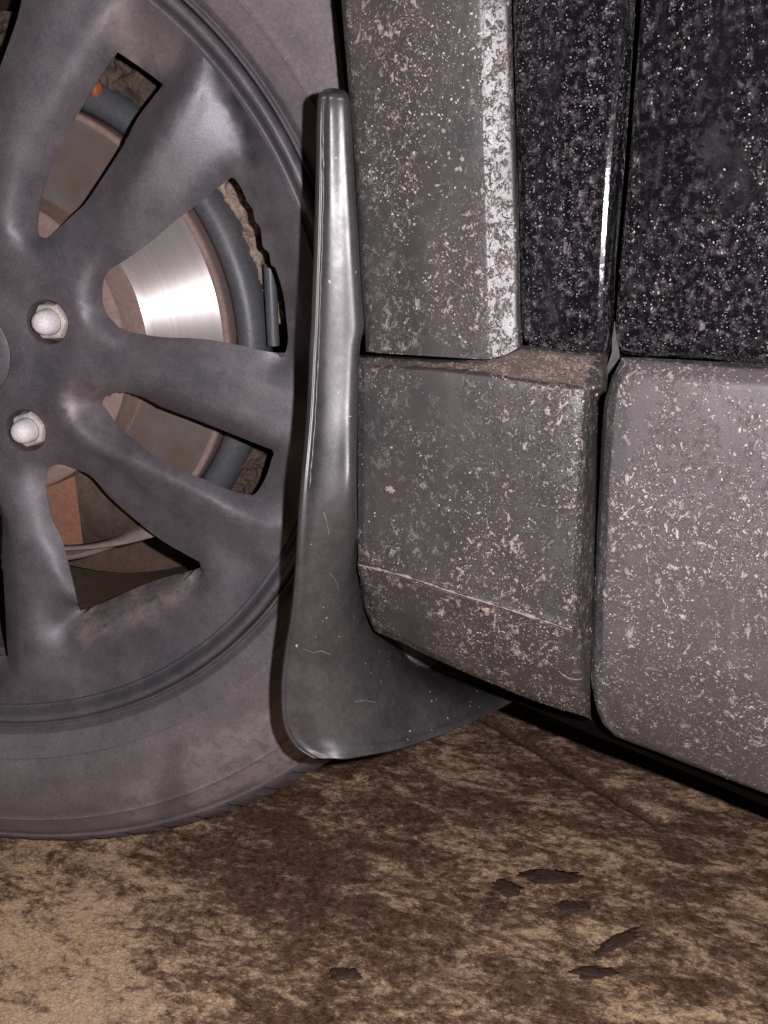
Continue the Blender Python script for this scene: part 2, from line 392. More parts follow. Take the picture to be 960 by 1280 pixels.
# --- painted fender
rows = []
B = [((634, -260), (641, 420)), ]
lefts = [(-260, 628), (-120, 635), (0, 641), (110, 644), (220, 648), (330, 651), (395, 652)]
for y, xl in lefts:
    xh = {-260: 797, -120: 788, 0: 781, 110: 774, 220: 764, 330: 757, 395: 755}[y]; g = {-260: 820, -120: 806, 0: 796, 110: 789, 220: 781, 330: 771, 395: 768}[y]
    rows.append([(xl, y, .04), (xl, y, .018), (xl+5, y, .0135), (xl+14, y, .0122), ((xl+xh)/2, y, .0075), (xh-9, y, .0040), (xh, y, .0044), (xh+5, y, .0068), (g-1, y, .018), (g-1, y, .05)])
rows.append([(653, 420, .04), (653, 420, .018), (656, 420, .0135), (667, 424, .0120), (708, 424, .0078), (744, 424, .0042), (754, 424, .0046), (759, 424, .007), (765, 424, .018), (765, 424, .05)])
rows.append([(664, 436, .04), (664, 436, .013), (667, 436, .0155), (674, 437, .0145), (708, 440, .0105), (744, 441, .0072), (754, 441, .0080), (758, 441, .01), (762, 440, .018), (762, 440, .05)])
rows.append([(667, 439, .05), (667, 439, .03), (669, 439, .03), (676, 440, .03), (708, 443, .03), (744, 444, .03), (754, 445, .03), (757, 447, .03), (760, 449, .03), (760, 449, .05)])
P = loft(rows, 12, 12, 'L', 'L', 2, 3); maxarea(P)
fp = sheet('fender_panel', P, M['paint'], car, label='glossy black painted fender strip flecked with dirt')
specks('mud_specks', fp, P, 500, .00015, .0004, M['speck'], .0, 24, 9)
# --- painted door
rows = []
for y, g in ((-260, 826), (-120, 812), (0, 801), (70, 797), (140, 791), (210, 786), (281, 780), (340, 774), (394, 770), (425, 770)):
    tz = (430-y)*-.000016
    rows.append([(g, y, .05), (g, y, .012+tz), (g+4, y, .0055+tz), (g+12, y, .004+tz), (880, y, -.0065+tz), (1000, y, -.0165+tz), (1300, y, -.040+tz), (1700, y, -.065+tz)])
rows.append([(775, 438, .05), (775, 438, .012), (779, 439, .009), (786, 440, .008), (880, 445, -.0005), (1000, 455, -.0105), (1300, 478, -.034), (1700, 500, -.059)])
rows.append([(777, 441, .05), (777, 441, .03), (780, 442, .03), (787, 444, .03), (880, 449, .022), (1000, 459, .012), (1300, 482, -.010), (1700, 504, -.030)])
P = loft(rows, 12, 12, 'L', 'L', 2, 3); relief(P, .0004, 25, 4); maxarea(P)
dp = sheet('door_panel', P, M['paint'], car, label='black painted lower door covered in fine dirt')
specks('mud_specks', dp, P, 2200, .00015, .00045, M['speck'], .0, 22, 12)
# --- lower fender cladding with its sloping ledge
cols = []
def colp(xt, yt, yb, ydt, xc, yc, xb, ybt, y0, yl=None, Yback=.0):
    return [(xt, yt-3, .05), (xt, yt, Yback), (xt, ydt-3, y0+.003), (xt if yl is None else yl, ydt+3, y0), (xt*.5+xc*.5 if yl is None else yl*.5+xc*.5, (ydt+yc)/2, y0-.0025), (xc, yc-9, y0-.006), (xc, yc-2, y0-.0065), (xc, yc+3, y0-.0095), (xc, yc+9, y0-.0085),
            (xb, (yc+ybt)/2+2, y0-.004), (xb, ybt-6, y0+.006), (xb, ybt, y0+.013), (xb, ybt-6, y0+.05)]
cols.append(colp(446, 447, 0, 456, 447, 702, 449, 735, .02, None, .03))
cols.append(colp(447, 446, 0, 456, 447, 703, 450, 740, -.010, None, -.004))
cols.append(colp(455, 446, 0, 456, 455, 705, 456, 764, -.0125, None, -.006))
cols.append(colp(470, 446, 0, 457, 470, 709, 469, 790, -.0135, None, -.010))
cols.append(colp(510, 448, 0, 459, 510, 721, 508, 806, -.0145, None, -.006))
cols.append(colp(560, 450, 0, 462, 560, 738, 560, 831, -.015, None, -.005))
cols.append(colp(610, 449, 0, 468, 608, 753, 605, 852, -.015, None, -.004))
cols.append(colp(652, 432, 0, 474, 650, 766, 650, 869, -.015, None, .008))
cols.append(colp(700, 437, 0, 481, 685, 777, 690, 883, -.015, None, .010))
cols.append(colp(740, 440, 0, 484, 706, 785, 716, 891, -.0145, 722, .011))
cols.append(colp(748, 441, 0, 486, 714, 787, 725, 894, -.0139, 730, .012))
cols.append(colp(754, 442, 0, 487, 721, 789, 731, 896, -.0108, 736, .013))
c_ = colp(760, 443, 0, 492, 741, 800, 738, 899, .006, 748, .017); cols.append(c_)
cols.append([(a, b, .06) for a, b, _ in c_])
G = [[cols[j][i] for j in range(len(cols))] for i in range(len(cols[0]))]
P = loft(G, 14, 14, 'L', 'L', 2, 3); 
P = relief(P, .00045, 32, 7); maxarea(P)
lo = sheet('lower_cladding', P, M['cladding'], car, label='grey box-shaped cladding below the seam with a muddy crease')
specks('mud_specks', lo, P, 800, .00016, .0005, M['speck'], .05, 24, 22)
specks('mud_specks', lo, P, 1500, .00016, .0005, M['speck'], -.2, 24, 25, weight=lambda p: 1.0 if p[2] < onY(600, 740, -.015).z + (p[0]-onY(600, 740, -.015).x)*-.28 else 0)
ea = np.array(onY(723, 492, -.0145)); eb = np.array(onY(714, 785, -.020))
specks('mud_specks', lo, P, 1100, .00016, .00048, M['speck'], -.6, 24, 71, weight=lambda p: math.exp(-((p[0]-(ea+(eb-ea)*(p[2]-ea[2])/(eb[2]-ea[2]))[0])/.0022)**2) if eb[2] < p[2] < ea[2] else 0)  # dense specks on this edge also stand in for its highlight line
# mud caked along the sloping ledge and along the crease
def ribbon(name, pts, width, mat, parent, amp=.0006, seg=60, label=None, lift=.0006):
    """lumpy bead along a pixel path (px, py, Y)"""
    L = catmull(pts, 24); V = []; Fc = []; m = 7
    Q = np.array([onY(*p) for p in L])
    for i, q in enumerate(Q):
        t = Q[min(i+1, len(Q)-1)]-Q[max(i-1, 0)]; t /= np.linalg.norm(t); n = np.array([0., -1, 0]); n -= t*(n@t); n /= np.linalg.norm(n); b = np.cross(t, n)
        wd = width*max(.12, 1.15*noise.noise(Vector(q)*150)+.35+.8*noise.noise(Vector(q)*520))*(.15+.85*math.sin(math.pi*min(max(i/(len(Q)-1), .02), .98))**.4)
        for k in range(m):
            a = math.pi*k/(m-1); V.append(q+b*wd*math.cos(a)+n*(wd*.5*math.sin(a)+lift*math.sin(a))+n*amp*noise.noise(Vector(q)*700+Vector((k, 0, 0))))
    Fc = [(i*m+k, i*m+k+1, (i+1)*m+k+1, (i+1)*m+k) for i in range(len(Q)-1) for k in range(m-1)]
    return mk(name, V, Fc, mat, parent, label=label)
P2 = loft([[ (458, 450, -.0085), (520, 452, -.0085), (580, 454, -.008), (612, 453, -.0065), (652, 437, .0045), (700, 441, .0065), (745, 446, .009)],
           [ (458, 455.5, -.0136), (520, 458, -.0156), (580, 462, -.0162), (612, 467, -.0162), (652, 473, -.0158), (700, 479, -.0162), (728, 484, -.0156)]], 12, 14, 'L', 'L', 0, 2)
P2 = relief(P2, .0006, 120, 3); maxarea(P2)
lm = sheet('ledge_mud', P2, M['ledge'], lo, label='brown mud film on the sloping ledge')
specks('mud_specks', lo, P2, 500, .0003, .0009, M['speck2'], -.3, 40, 31)
ribbon('crease_mud', [(449, 706, -.0232), (480, 713, -.024), (520, 724, -.0245), (560, 738, -.0250), (605, 752, -.0250), (650, 766, -.0250), (690, 779, -.0246), (716, 788, -.0232)], .0009, M['lipmud'], lo)
ribbon('mud_smear', [(698, 838, -.0192), (708, 846, -.0186), (722, 849, -.0172), (729, 845, -.0145)], .0006, M['lipmud'], lo)
for k, (x, y, Y, s) in enumerate([(608, 764, -.0245, .0015), (487, 612, -.0175, .0014), (640, 482, -.0155, .0010)]):
    q = np.array(onY(x, y, Y)); V = []
    bm = bmesh.new(); bmesh.ops.create_icosphere(bm, subdivisions=3, radius=1)
    for v in bm.verts:
        d = v.co.copy(); r_ = 1+.9*noise.fractal(d*1.6+Vector((k*7, 0, 0)), .8, 2, 3); v.co = Vector(q)+Vector((d.x*s*1.3*r_, d.y*s*.35, d.z*s*r_))
    me = bpy.data.meshes.new('mud_clump'); bm.to_mesh(me); bm.free(); me.materials.append(M['speck2'])
    for p_ in me.polygons: p_.use_smooth = True
    o = bpy.data.objects.new('mud_clump', me); C.objects.link(o); o.parent = lo
# --- door cladding
le = [(449, 776), (470, 766), (500, 757), (560, 752), (620, 749), (690, 746), (750, 741), (800, 739), (850, 740), (885, 746), (905, 755), (918, 768)]
rows = []
xs_ = [850, 960, 1120, 1300, 1700]
def topy(x): return 449+(x-776)*.045
def boty(x): return 918+(x-768)*.385
for k, (y, xl) in enumerate(le):
    t = k/(len(le)-1); r = []
    prof = lambda t: (-.0015 if t < .03 else -.007) - .004*math.sin(math.pi*min(1, t*1.1)) + (.028*max(0, (t-.72)/.28)**2)
    tt = (y-449)/(918-449)
    sl = .385*max(0, (tt-.55)/.45)**2; r.append((xl-1, y, .06)); r.append((xl-1, y, .008 + .012*max(0, (tt-.8)/.2)**2)); r.append((xl+4, y+4*sl, .0005+prof(tt)*.5+.004)); r.append((xl+13, y+13*sl, prof(tt)+.002)); r.append((xl+30, y+30*sl, prof(tt)))
    for x in xs_:
        yy = topy(x)+(boty(x)-topy(x))*tt; r.append((x, yy, prof(tt)-(x-776)*5.5e-5))
    rows.append(r)
top0 = [(a+2, b-3, .02) for a, b, c in rows[0]]; top1 = [(a+1, b-1, .004) for a, b, c in rows[0]]
rows[0] = [(a, b+3, min(c, .02)) for a, b, c in rows[0]]
bot = [(a, b+2, c+.012) for a, b, c in rows[-1]]; bot2 = [(a, b-6, c+.06) for a, b, c in rows[-1]]
rows = [top0, top1]+rows+[bot, bot2]
P = loft(rows, 12, 16, 'L', 'L', 5, 4); relief(P, .0006, 28, 9); maxarea(P)
dc = sheet('door_cladding', P, M['sill'], car, label='paler grey ribbed door cladding crusted with mud specks')
specks('mud_specks', dc, P, 3200, .00017, .0006, M['speck'], -.02, 22, 42, stretch=.9)
specks('mud_specks', dc, P, 120, .0006, .0014, M['speck2'], .2, 20, 45, flatk=.25)
zt = onY(850, 500, -.005).z
specks('mud_specks', dc, P, 900, .0002, .0008, M['speck2'], -.3, 30, 47, weight=lambda p: 1.0 if p[2] > zt else 0, flatk=.3)
# --- seal, clip and dark gap filler behind the shut line
P = loft([[(768, 402, .0165), (769, 402, .0165)], [(767, 412, .0145), (769, 412, .0145)], [(765, 425, .0135), (772, 425, .0135)], [(765, 440, .012), (775, 446, .012)], [(758, 462, .013), (767, 458, .013)], [(753, 474, .016), (757, 472, .016)]], 10, 6, 'L', 'L', 1)
sheet('door_seal', P, M['seal'], car, label='pale grey seal showing in the door gap')
P = loft([[(760, -300, .035), (850, -300, .035)], [(740, 430, .045), (800, 430, .045)], [(735, 880, .05), (765, 895, .05)]], 4, 4, 'L', 'L')
sheet('shut_line_channel', P, M['black'], car)
def block(name, px0, py0, px1, py1, Y0, Y1, mat, parent, **k):
    a = [onY(px0, py0, Y0), onY(px1, py0-2, Y0), onY(px1-1, py1, Y0), onY(px0, py1-3, Y0)]; b = [v+Vector((0, Y1-Y0, 0)) for v in a]
    bm = bmesh.new(); vs = [bm.verts.new(v) for v in a+b]
    for f in ((0, 1, 2, 3), (4, 7, 6, 5), (0, 4, 5, 1), (1, 5, 6, 2), (2, 6, 7, 3), (3, 7, 4, 0)): bm.faces.new([vs[i] for i in f])
    bmesh.ops.bevel(bm, geom=bm.edges[:], offset=.0005, segments=2, affect='EDGES'); bmesh.ops.recalc_face_normals(bm, faces=bm.faces[:])
    me = bpy.data.meshes.new(name); bm.to_mesh(me); bm.free(); me.materials.append(mat); o = bpy.data.objects.new(name, me); C.objects.link(o); o.parent = parent
    for a_, b_ in k.items(): o[a_] = b_
    return o
block('trim_clip', 738, 481, 748, 496, .000, .012, M['clip'], car, label='small beige clip in the shut line')
block('clip_socket', 738, 497, 746, 516, .002, .012, M['black'], car)
# --- underbody and wheel arch liner
def quad(name, pts, mat, parent, **k):
    n = len(pts); return mk(name, pts, [tuple(range(n))], mat, parent, smooth=False, **k)
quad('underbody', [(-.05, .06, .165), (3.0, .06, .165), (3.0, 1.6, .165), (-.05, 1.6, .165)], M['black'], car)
quad('sill_shadow_strip', [onY(628, 850, .0605), onY(650, 880, .0605), onY(740, 918, .0605), onY(850, 962, .0605), onY(960, 1008, .0605), onY(1500, 1240, .0605), onY(1500, 700, .0605), onY(628, 700, .0605)], M['black'], car)  # added black strip for the shadowed band under the sill
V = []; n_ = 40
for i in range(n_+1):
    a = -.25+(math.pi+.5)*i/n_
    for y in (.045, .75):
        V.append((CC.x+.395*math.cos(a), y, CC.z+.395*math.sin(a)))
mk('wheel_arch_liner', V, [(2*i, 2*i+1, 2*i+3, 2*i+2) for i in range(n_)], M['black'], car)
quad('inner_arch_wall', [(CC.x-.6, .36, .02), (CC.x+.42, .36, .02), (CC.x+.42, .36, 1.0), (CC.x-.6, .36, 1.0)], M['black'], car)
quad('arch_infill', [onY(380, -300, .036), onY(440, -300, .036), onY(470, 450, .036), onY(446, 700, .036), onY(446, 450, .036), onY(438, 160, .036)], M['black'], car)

# --- mud flap
R = [
 # left back, left edge, groove, ridge, plane start, crest, right shoulder, right edge
 (111, [(405, 113), (405, 112), (409, 111), (413, 110), (417, 110), (423, 111), (430, 113), (435, 117)]),
 (120, [(399, 121), (398, 120), (403, 119), (408, 118), (413, 118), (422, 119), (432, 121), (437, 125)]),
 (145, [(397, 145), (396, 145), (400, 145), (405, 145), (412, 145), (423, 145), (434, 145), (439, 147)]),
 (250, [(395, 250), (394, 250), (398, 250), (403, 250), (411, 250), (425, 250), (439, 250), (445, 250)]),
 (350, [(392, 350), (391, 350), (395, 350), (400, 350), (409, 350), (427, 350), (444, 350), (451, 350)]),
 (408, [(390, 408), (389, 408), (393, 408), (398, 408), (408, 408), (428, 408), (447, 408), (455, 408)]),
 (440, [(388, 440), (387, 440), (391, 440), (396, 440), (406, 440), (427, 440), (443, 440), (450, 436)]),
 (520, [(384, 520), (383, 520), (387, 520), (392, 520), (403, 520), (424, 520), (440, 520), (447, 520)]),
 (620, [(375, 620), (374, 620), (378, 620), (384, 620), (396, 620), (420, 620), (438, 620), (446, 620)]),
 (700, [(370, 700), (369, 700), (373, 700), (379, 700), (393, 700), (421, 702), (441, 706), (452, 706)]),
 (760, [(365, 760), (364, 760), (369, 760), (376, 760), (396, 762), (433, 770), (462, 772), (478, 774)]),
 (810, [(357, 810), (356, 810), (361, 811), (371, 812), (400, 816), (452, 826), (500, 828), (530, 830)]),
 (860, [(352, 860), (351, 860), (356, 861), (366, 864), (408, 872), (480, 880), (560, 870), (610, 858)]),
 (905, [(355, 905), (354, 905), (359, 906), (370, 909), (418, 918), (495, 918), (580, 890), (650, 862)]),
 (933, [(370, 935), (369, 934), (374, 933), (386, 934), (430, 936), (505, 927), (590, 896), (656, 864)]),
 (951, [(391, 949), (390, 948), (396, 948), (408, 948), (440, 947), (510, 932), (594, 901), (658, 868)]),
]
grid = []
for y, pts in R:
    lowk = min(1, max(0, (y-620)/240)); low2 = lowk*lowk*(3-2*lowk)
    yy = [a_-1.5e-7*min(360, y-290)**2 for a_ in (.000, -.020, -.0235, -.0230, -.0240, -.0221, -.0197, -.0125)]
    yl = [-.008, -.030, -.0320, -.0310, -.025, .002, .050, .115]
    if y < 118: yy = [.0, -.015, -.016, -.0165, -.017, -.0175, -.0155, -.008]
    grid.append([(px, py, a*(1-low2)+b*low2) for (px, py), a, b in zip(pts, yy, yl)])
P = loft(grid, 14, 14, 'C', 'C', 2, 6); relief(P, .00015, 22, 14)
fl = sheet('mud_flap', P, M['flap'], car, label='moulded black rubber mud flap behind the front wheel'); thicken(fl, .0035)
# fine scuffed bead along the flange
def wire(name, pts, r, mat, parent, wob=.0003, sub=30, label=None):
    L = catmull(pts, sub); Q = [Vector(onY(*p)) for p in L]; V = []; m = 6
    for i, q in enumerate(Q):
        t = (Q[min(i+1, len(Q)-1)]-Q[max(i-1, 0)]).normalized(); n = Vector((0, -1, 0)); n = (n-t*n.dot(t)).normalized(); b = t.cross(n)
        rr = r*(.55+1.1*abs(noise.noise(q*160))); off = b*wob*noise.noise(q*230)
        for k in range(m):
            a = 2*math.pi*k/m; V.append(q+off+b*rr*math.cos(a)+n*rr*math.sin(a))
    return mk(name, V, [(i*m+k, i*m+(k+1) % m, (i+1)*m+(k+1) % m, (i+1)*m+k) for i in range(len(Q)-1) for k in range(m)], mat, parent, label=label)
wire('flange_bead', [(x_, y_, -.0240-1.5e-7*(y_-290)**2) for x_, y_ in ((404, 135), (404, 180), (404, 250), (401, 350), (399, 420), (394, 520), (387, 610))], .0006, M['flap'], fl)
specks('mud_specks', fl, P, 60, .0003, .0007, M['speck'], -.3, 22, 61, weight=lambda p: 1. if p[2] < onY(480, 700, 0).z else .3)

def onflap(px, py):
    d = np.array(ray(px, py)); q = P.reshape(-1, 3)-np.array(CAM); q_ = q/np.linalg.norm(q, axis=1, keepdims=True)
    return float(P.reshape(-1, 3)[(q_@d).argmax()][1])
for a_ in ([(379, 811), (392, 815), (402, 814), (413, 818)], [(412, 716), (418, 724), (424, 738)], [(405, 640), (409, 655), (411, 668)], [(430, 880), (452, 876), (470, 878)]):
    wire('scuff_mark', [(x, y, onflap(x, y)-.0003) for x, y in a_], .00015, M['lipmud'], fl, wob=.0004)

# ------------------------------------------------------------------ wheel
wheel = bpy.data.objects.new('wheel', None); C.objects.link(wheel); wheel.location = CC; wheel.parent = car
wheel['label'] = 'front wheel with charcoal multi-spoke alloy rim'
bpy.context.view_layer.update()
def sub(o):
    o.parent = wheel; o.matrix_parent_inverse = Matrix.Translation(-CC); return o

FE = dict(   # traced features: closed = window openings, open = crests; (px, py, height in mm below the lip)
 W1=[(147,65,-21),(165,77,-24),(185,91,-26),(202,104,-27),(203,107,-22),(171,149,-23),(155,181,-24),(122,232,-25),(106,255,-25),(93,267,-25),(76,283,-27),(60,297,-31),(50,295,-35),(47,285,-36),(49,262,-35),(53,240,-33),(62,215,-31),(78,182,-28),(93,150,-26),(110,122,-24),(128,92,-22)],
 W2=[(289,222,-23),(268,238,-22),(247,255,-21),(222,274,-19),(190,301,-20),(157,325,-21),(138,337,-30),(130,350,-33),(128,372,-34),(132,389,-34),(142,402,-32),(156,413,-28),(200,421,-21),(244,423,-18),(283,428,-16),(331,439,-15),(350,441,-15),(357,441,-27),(360,425,-28),(359,408,-28),(357,390,-28),(355,372,-28),(350,352,-28),(344,335,-28),(339,331,-28),(336,316,-28),(329,309,-28),(327,296,-28),(325,284,-28),(319,276,-28),(316,262,-28),(309,252,-28),(303,238,-28),(299,231,-28),(293,223,-28)],
 W3=[(148,490,-32),(175,495,-28),(206,510,-24),(238,522,-22),(269,534,-20),(319,554,-17),(340,562,-16),(342,567,-20),(339,576,-21),(333,595,-21),(323,613,-21),(316,619,-20),(294,615,-18),(262,602,-16.5),(225,587,-17),(205,577,-19),(190,568,-22),(168,551,-28),(150,535,-33),(137,518,-38),(128,506,-40),(131,497,-39)],
 W4=[(90,584,-34),(100,588,-33),(117,598,-31),(138,622,-31),(171,651,-30),(203,676,-29),(236,695,-28),(253,705,-28),(251,709,-33),(240,713,-36),(217,719,-37),(193,726,-37),(160,739,-37),(125,755,-37),(101,763,-36),(97,752,-16),(90,722,-19.5),(82,690,-22),(76,670,-24),(66,650,-25.5),(61,630,-27.5),(57,605,-31),(60,590,-33),(67,582,-33),(78,580,-33)],
 W10=[(30,-14,-12),(22,22,-13),(8,62,-14),(-6,100,-16),(-30,160,-19),(-60,215,-24),(-80,205,-30),(-92,150,-30),(-85,60,-30),(-50,-10,-28),(-10,-50,-26),(20,-40,-26)])
OP = dict(
 crestA=[(200,-75,-3),(150,0,-5),(130,33,-6),(110,65,-8),(88,100,-10),(70,130,-12),(48,160,-14),(35,178,-16),(26,200,-17),(20,226,-18),(13,262,-20),(9,290,-21),(12,303,-22),(22,311,-23),(42,311,-24),(62,303,-25)],
 
 spA=[(100,-40,-3),(60,10,-5),(25,110,-10),(5,200,-16)],
 f1=[(165,30,-17),(190,48,-16),(215,62,-14)], f1b=[(152,48,-20),(172,66,-24),(195,80,-22)],
 bvB=[(204,105,-22),(216,88,-20),(228,68,-16),(240,48,-11)],
 fcL=[(255,70,-6),(245,90,-3.5),(235,112,-2.5),(220,140,-2.5),(205,167,-3.5),(190,192,-5),(175,217,-7.5),(162,243,-10.5),(150,268,-14.5),(138,298,-19)],
 fcR=[(255,70,-6),(262,86,-7.5),(270,105,-9),(278,124,-10.5),(286,146,-12),(293,168,-13),(300,192,-14)],
 fcM=[(255,70,-6),(252,105,-5.5),(245,150,-7),(235,190,-8.7),(215,220,-10.3)],
 fcB=[(300,192,-14),(290,201,-14),(278,211,-13.6),(262,224,-13.6),(246,236,-13.8),(215,258,-14.5),(180,283,-16.2),(155,305,-18.5)],
 va=[(269,62,-9),(285,92,-12),(299,130,-15),(310,170,-16.5),(314,196,-17)],
 c2=[(135,326,-22),(117,343,-22),(106,362,-22),(101,376,-22),(102,388,-22),(109,401,-22),(126,415,-21),(142,422,-20)],
 f2=[(298,210,-20),(310,208,-16),(324,216,-14),(344,257,-14),(357,292,-14),(368,335,-14),(376,400,-15)], f2b=[(303,222,-24),(330,262,-24),(345,305,-24),(358,345,-24),(368,400,-24)],
 C1=[(120,440,-25),(160,442,-21),(200,446,-17),(240,453,-13),(280,462,-10),(320,474,-8),(365,490,-6),(400,500,-5)],
 C2=[(110,468,-23),(140,468,-21),(172,474,-17),(200,484,-14),(225,495,-11),(262,508,-8.5),(303,530,-6),(359,555,-5)],
 c3=[(150,481,-20),(128,480,-20.5),(110,480,-21),(92,484,-22),(82,489,-22),(77,498,-22),(79,510,-21),(86,523,-20),(101,541,-17),(122,556,-15),(142,567,-13),(175,578,-10.5),(209,595,-8),(250,617,-6),(287,636,-5),(319,651,-4),(350,661,-3),(390,680,-3)],
 
 
 w3=[(150,487,-31),(128,489,-31),(108,491,-30),(98,498,-29),(104,510,-29),(118,526,-29),(136,542,-29)], 
 D1=[(110,560,-23),(150,588,-23),(200,630,-21),(250,666,-19),(300,698,-16),(345,723,-13)],
 D2=[(262,710,-15),(276,722,-13),(300,740,-10)], 
 f4=[(260,722,-14),(252,735,-12),(225,760,-12),(180,795,-12),(140,815,-12)],
 c4=[(114,783,-15),(125,779,-15),(155,770,-14.5),(182,759,-14),(217,736,-14),(238,720,-15),(248,713,-16)],
 cE=[(44,592,-26),(43,615,-24),(48,645,-20),(60,680,-16),(73,712,-14),(84,740,-13),(92,770,-12),(98,800,-11),(104,840,-10),(108,872,-8)],
 b4=[(112,772,-25),(135,764,-25),(172,750,-25),(205,733,-25),(235,717,-25)],
 E1=[(2,585,-25),(14,620,-20),(26,665,-15),(36,720,-11.5),(46,780,-8.5),(54,850,-6)], E2=[(-6,612,-23),(10,660,-16),(19,710,-12),(22,780,-9),(22,860,-6)], E3=[(-24,640,-25),(-10,700,-21),(-4,780,-17),(-4,850,-12)])
def rotset(keys, ang):
    c, s = math.cos(ang), math.sin(ang); return [(k, c, s) for k in keys]
def build_spider():
    pts, edges, hts, polys = [], [], [], []
    def add(path, closed, c=1., s=0., step=.003, hole=False):
        q = []
        for px, py, h in path:
            u, v = onW(px, py, h*.001); q.append((u*c-v*s, u*s+v*c, h*.001))
        if hole: polys.append([(a, b) for a, b, _ in q])
        if not closed and len(q) >= 5: q = [tuple(x) for x in catmull(q, 4)]
        if closed and len(q) > 8:
            A = np.array(q); n_ = len(A); t0 = A[:, :2]-np.roll(A[:, :2], 1, 0); t1 = np.roll(A[:, :2], -1, 0)-A[:, :2]
            co = (t0*t1).sum(1)/(np.linalg.norm(t0, axis=1)*np.linalg.norm(t1, axis=1)+1e-9)
            cor = [i for i in range(n_) if co[i] < .72]
            if len(cor) >= 2:
                new = []
                for k_, i0 in enumerate(cor):
                    i1 = cor[(k_+1) % len(cor)]; L_ = (i1-i0) % n_ or n_
                    run = A[[(i0+t_) % n_ for t_ in range(L_+1)]]
                    new += [tuple(x) for x in (catmull(run, 3) if L_ >= 2 else run)[:-1]]
                q = new
        m = len(q); dense = []
        for i in range(m if closed else m-1):
            a, b = np.array(q[i]), np.array(q[(i+1) % m]); k = max(1, int(np.linalg.norm((b-a)[:2])/step))
            for j in range(k): dense.append(a+(b-a)*j/k)
        if not closed: dense.append(np.array(q[-1]))
        k0 = len(pts)
        for d in dense: pts.append((d[0], d[1])); hts.append(d[2])
        nn = len(dense); edges.extend([(k0+i, k0+(i+1) % nn) for i in range(nn if closed else nn-1)])
        return dense
    loops = []
    for k in ('W1', 'W2', 'W3', 'W4', 'W10'): loops.append(add(FE[k], True, hole=True))
    for k in OP: add(OP[k], False)
    for a in (-72, -144, 144):
        A = math.radians(a); c, s = math.cos(A), math.sin(A); loops.append(add(FE['W3'], True, c, s, hole=True)); add(OP['c3'], False, c, s)
    for a in (-72, -144):
        A = math.radians(a); c, s = math.cos(A), math.sin(A); loops.append(add(FE['W4'], True, c, s, hole=True)); add(OP['c4'], False, c, s)
    circ = []
    def ring(cx, cy, r, h, hole=False, n=None):
        n = n or max(16, int(2*math.pi*r/.003)); k0 = len(pts)
        L = [(cx+r*math.cos(2*math.pi*i/n), cy+r*math.sin(2*math.pi*i/n)) for i in range(n)]
        for p in L: pts.append(p); hts.append(h)
        edges.extend([(k0+i, k0+(i+1) % n) for i in range(n)])
        if hole: polys.append(L)
        return [np.array((a, b, h)) for a, b in L]
    RO = .2205
    ring(0, 0, RO, -.0065); ring(0, 0, .0465, -.0255); ring(0, 0, .0335, -.0235)
    pock = []
    u1, v1 = onW(61, 402, -.024); a1 = math.atan2(v1, u1)
    for k in range(5):
        a = a1-k*2*math.pi/5; cx, cy = .0572*math.cos(a), .0572*math.sin(a)
        pock.append((cx, cy, ring(cx, cy, .0128, -.0245, True, 32))); ring(cx, cy, .0155, -.0238, n=32)
    caploop = ring(0, 0, .0300, -.024, True)
    # inner grid points away from constraints
    Pn = np.array(pts); g = []; st = .0034
    for j in range(-70, 71):
        for i in range(-70, 71):
            x, y = (i+.5*(j % 2))*st, j*st*.866
            if x*x+y*y < (RO-.002)**2: g.append((x, y))
    g = np.array(g); keep = np.ones(len(g), bool)
    for a in range(0, len(g), 500):
        d = ((g[a:a+500, None]-Pn[None])**2).sum(2).min(1); keep[a:a+500] = d > (.0016)**2
    g = g[keep]; nfix = len(pts)
    allp = [Vector(p) for p in pts]+[Vector(p) for p in g]
    vo, eo, fo, ov, oe, of = delaunay_2d_cdt(allp, edges, [], 0, 1e-6)
    V2 = np.array([(v.x, v.y) for v in vo]); H = np.full(len(V2), -.02); fixed = np.zeros(len(V2), bool)
    for i, src in enumerate(ov):
        f = [s for s in src if s < nfix]
        if f: H[i] = np.mean([hts[s] for s in f]); fixed[i] = True
    T = np.array([f for f in fo if len(f) == 3]); cen = V2[T].mean(1)
    def inside(P, poly):
        poly = np.array(poly); x, y = P[:, 0], P[:, 1]; r = np.zeros(len(P), bool)
        for i in range(len(poly)):
            x1, y1 = poly[i]; x2, y2 = poly[i-1]
            if y1 == y2: continue
            c = ((y1 > y) != (y2 > y)) & (x < (x2-x1)*(y-y1)/(y2-y1)+x1); r ^= c
        return r
    bad = (cen**2).sum(1) > RO*RO
    for p in polys: bad |= inside(cen, p)
    T = T[~bad]
    E = np.unique(np.sort(np.concatenate([T[:, [0, 1]], T[:, [1, 2]], T[:, [2, 0]]]), axis=1), axis=0)
    a, b = E[:, 0], E[:, 1]; n = len(V2); deg = np.bincount(a, minlength=n)+np.bincount(b, minlength=n); deg = np.maximum(deg, 1)
    fix = H.copy()
    # initial guess: nearest constraint
    fi = np.where(fixed)[0]; fr_ = np.where(~fixed)[0]
    for k in range(0, len(fr_), 400):
        idx = fr_[k:k+400]; d = ((V2[idx, None]-V2[fi][None])**2).sum(2)+1e-9; wgt = 1/d**1.5; H[idx] = (wgt*fix[fi]).sum(1)/wgt.sum(1)
    for it in range(350):
        avg = (np.bincount(a, H[b], n)+np.bincount(b, H[a], n))/deg; H = np.where(fixed, fix, avg)
    bound = np.zeros(n, bool)
    cnt = {}
    for t in T:
        for q in ((t[0], t[1]), (t[1], t[2]), (t[2], t[0])):
            k = (min(q), max(q)); cnt[k] = cnt.get(k, 0)+1
    bedges = [k for k, c in cnt.items() if c == 1]
    for k in bedges: bound[k[0]] = bound[k[1]] = True
